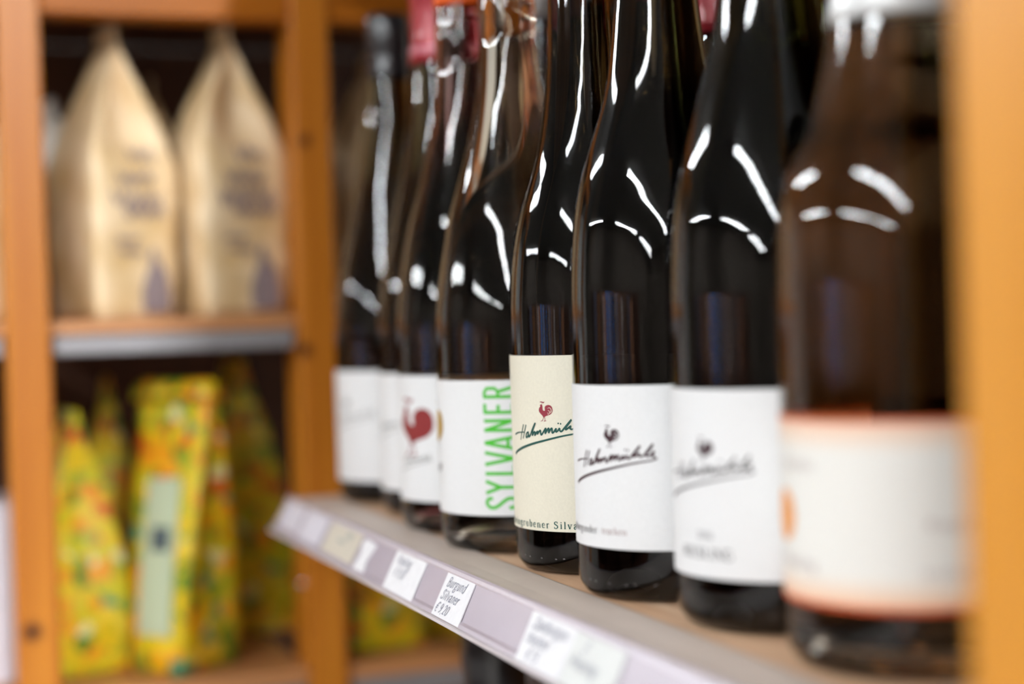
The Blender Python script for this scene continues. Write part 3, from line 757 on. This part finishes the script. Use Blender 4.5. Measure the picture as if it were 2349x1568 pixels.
# 1 dark bottle at the far end
bottle(.2749, .938, .0375, 'flute', M_gdark, 'dark glass bottle with a small white label at the far end of the row', zt=.290, neck=.0120,
       cap=(M_capblack, .252, None), lab=(M_paper, .0136, .0786, 208, 70),
       prints=(('printed_signature', M_lgrey, 206, signature(0, .0595, .95, .8)), ('printed_rooster', M_lgrey, 197, rooster(0, .0595, 1.0))))
# 2 red capsule
bottle(.2802, .862, .0375, 'flute', M_gdark, 'dark glass bottle with a red capsule, mostly hidden behind the crimson rooster label', zt=.305, neck=.0128,
       cap=(M_capred, .2495, (M_capband, .2545, .2585)), lab=(M_paper, .0145, .0785, 206, 75),
       prints=(('printed_signature', M_lgrey, 200, signature(0, .0585, .95, .8)),))
# 3 orange capsule, big crimson rooster
V3 = rooster(.0005, .0545, 3.55)
bottle(.2695, .786, R3, 'clear', M_gclear, 'red wine bottle with an orange capsule and a big crimson rooster on white', zt=.325, neck=.0130,
       cap=(M_caporange, .2665, None), lab=(M_paper, .0168, .0796, 207, 78), wine=M_winerose,
       prints=(('printed_rooster', M_redbig, 199, V3), ('printed_signature', M_lgrey, 201, signature(0, .0425, .6, 1.2)),
               ('printed_type', M_green, 199, (lambda VF: VF)(printed('S', .030, .03, .02, mono=.08)))))
# 4 clear bottle with big vertical green lettering
SY = []; SYF = []
SANS = {'S': (.40, [[(.06, .24), (.07, .10), (.20, .02), (.33, .08), (.34, .24), (.27, .38), (.14, .55), (.06, .70), (.07, .86), (.20, .96), (.32, .90), (.34, .76)]]),
        'Y': (.42, [[(.02, .98), (.21, .48)], [(.40, .98), (.21, .48)], [(.21, .50), (.21, 0)]]),
        'L': (.36, [[(.06, .98), (.06, .06)], [(.06, .05), (.34, .05)]]),
        'V': (.42, [[(.02, .98), (.21, 0)], [(.40, .98), (.21, 0)]]),
        'A': (.42, [[(.02, 0), (.21, .98)], [(.40, 0), (.21, .98)], [(.08, .22), (.34, .22)]]),
        'N': (.44, [[(.06, 0), (.06, .98)], [(.06, .95), (.36, .05)], [(.36, 0), (.36, .98)]]),
        'E': (.38, [[(.06, 0), (.06, .98)], [(.06, .94), (.34, .94)], [(.06, .50), (.30, .50)], [(.06, .05), (.34, .05)]]),
        'R': (.42, [[(.06, 0), (.06, .98)], [(.06, .94), (.22, .94), (.33, .86), (.33, .60), (.22, .50), (.06, .50)], [(.22, .50), (.37, 0)]])}
zst = {'S': .0215}
zpos = [.0212, .0283, .0365, .0412, .0482, .0560, .0640, .0710]
for ch, z0 in zip('SYLVANER', zpos):
    adv, st = SANS[ch]
    for pl in st:
        pts = [(-(p[1]-.5)*.0145, z0+p[0]*.0140*(1.0 if ch != 'S' else 1.05)) for p in pl]
        ribbon(SY, SYF, pts, .00155, smooth=(ch == 'S'), sub=4)
bottle(.2667, .711, RS, 'clear', M_gclear, 'clear bottle of amber wine with large green vertical lettering on white', zt=.325, neck=.0135,
       cap=(M_capsilver, .275, None), lab=(M_paper, .0183, .0792, 212, 80), wine=M_wineamber,
       prints=(('printed_lettering', M_green, 235.6, (SY, SYF)), ('printed_rooster', M_gold, 163.5, rooster(0, .0570, 3.3)),
               ('printed_signature', M_grey, 163, signature(0, .0425, .55, 1.3))))
# 5 cream label
bottle(.2744, .6365, R4, 'lean', M_gdark, 'dark bottle with a tall cream label, red rooster and teal signature', zt=.320, neck=.0145,
       cap=(M_capblack, .272, None), lab=(M_cream, .0186, .0911, 214, 76),
       prints=(('printed_rooster', M_red, 211.2, rooster(0, .0683, 1.0)), ('feather_gap', M_cream, 211.2, feathers(0, .0683, 1.0), .0001),
               ('printed_signature', M_teal, 211.2, signature(0, .0683, 1.0)),
               ('printed_variety', M_teal, 211.2, printed('Steingrubener Silvaner', .00285-text([], [], 'Steingrubener ', 0, 0, .0042, sp=.15), .0199, .0042, sp=.15, bold=1.2))))
# 6 white label in focus
bottle(.2735, .5645, R5, 'hock', M_gdark, 'dark bottle with a white label, black rooster and dark red signature', zt=.320, neck=.0148,
       cap=(M_capblack, .272, None), lab=(M_paper, .0202, .0810, 210, 72),
       prints=(('printed_rooster', M_wineink, 208.6, rooster(0, .0623, 1.0)), ('feather_gap', M_paper, 208.6, feathers(0, .0623, 1.0), .0001),
               ('printed_signature', M_wineink, 208.6, signature(0, .0623, 1.0)),
               ('printed_variety', M_grey, 208.6, printed('Spatburgunder', -.0267-.0082, .0254, .0041, sp=.05)),
               ('printed_dryness', M_soft, 208.6, printed('trocken', -.0057, .0256, .0037, sp=.03))))
# 7 riesling
bottle(.2804, .491, R6, 'slope', M_golive, 'dark olive bottle with a blurred white label, grey signature and capital lettering', zt=.330, neck=.0143,
       cap=(M_capblack, .278, None), lab=(M_paper, .0187, .0815, 206, 76),
       prints=(('printed_rooster', M_wineink, 198.5, rooster(0, .0617, 1.0)), ('printed_signature', M_grey, 199, signature(0, .0628, 1.0)),
               ('printed_year', M_grey, 198, printed('2016', -.0038, .0318, .0036, sp=.04)),
               ('printed_variety', M_grey, 178.6, printed('RIESLING', 0, .0252, .0052, sp=.03, bold=1.15))))
# 8 nearest, amber wine, silver capsule
V8 = []; F8 = []; fill(V8, F8, [(.0068*math.cos(k*PI/16), .0459+.0078*math.sin(k*PI/16)) for k in range(32)], .0005)
bottle(.2804, .415, R7, 'burg', M_gclear, 'nearest bottle of amber wine with a silver white capsule and orange-edged label', zt=.318, neck=.0150,
       cap=(M_capsilver, .192, None), lab=(M_banded, .0207, .0756, 215, 150), wine=M_winegold,
       prints=(('printed_oval', M_orange, 166, (V8, F8)), ('printed_text', M_soft, 166, printed('trocken', .0, .0600, .0052, mono=.06)),
               ('printed_text', M_soft, 166, printed('Riesling', .0, .0310, .0048, mono=.08)), ('printed_text', M_soft, 246, printed('Riesling', -.002, .0440, .0048, mono=.08)),
               ('printed_text', M_soft, 246, printed('trocken', -.003, .0305, .0048, mono=.06))))
# second row, in the shade behind
for i, (x, y, gm, cm, z0, zt, lab) in enumerate((
        (.362, .905, M_gdark, M_capsilver, .285, .32, 'dark bottle with a white capsule in the second row, behind the green lettered bottle'),
        (.366, .785, M_gdark, M_capdark, .255, .315, 'dark bottle with a deep red capsule in the second row, behind the rooster label'),
        (.366, .690, M_gdark, M_capred, .2385, .30, 'dark bottle with a bright red capsule in the second row, behind the white label'),
        (.364, .600, M_golive, M_capblack, .262, .32, 'black capped olive bottle in the second row, behind the nearer olive bottle'))):
    bottle(x, y, .0375, 'flute', gm, lab, zt=zt, neck=.0143, cap=(cm, z0, None), lab=(M_paper, .02, .085, 200, 60) if i == 4 else None, group='second row wine bottles')
# lower shelf bottles: tops only in view
for (x, y, zt, lab) in ((.279, .790, .308, 'black capped bottle on the shelf below, its top under the price rail'),
                        (.279, .705, .290, 'bottle on the shelf below, nearer, only its cap near the bottom edge')):
    bottle(x, y, .0375, 'burg', M_gdark, lab, zt=zt, neck=.0165, cap=(M_capblack, .235, None), group='bottles on the lower wine shelf', base=-.36)
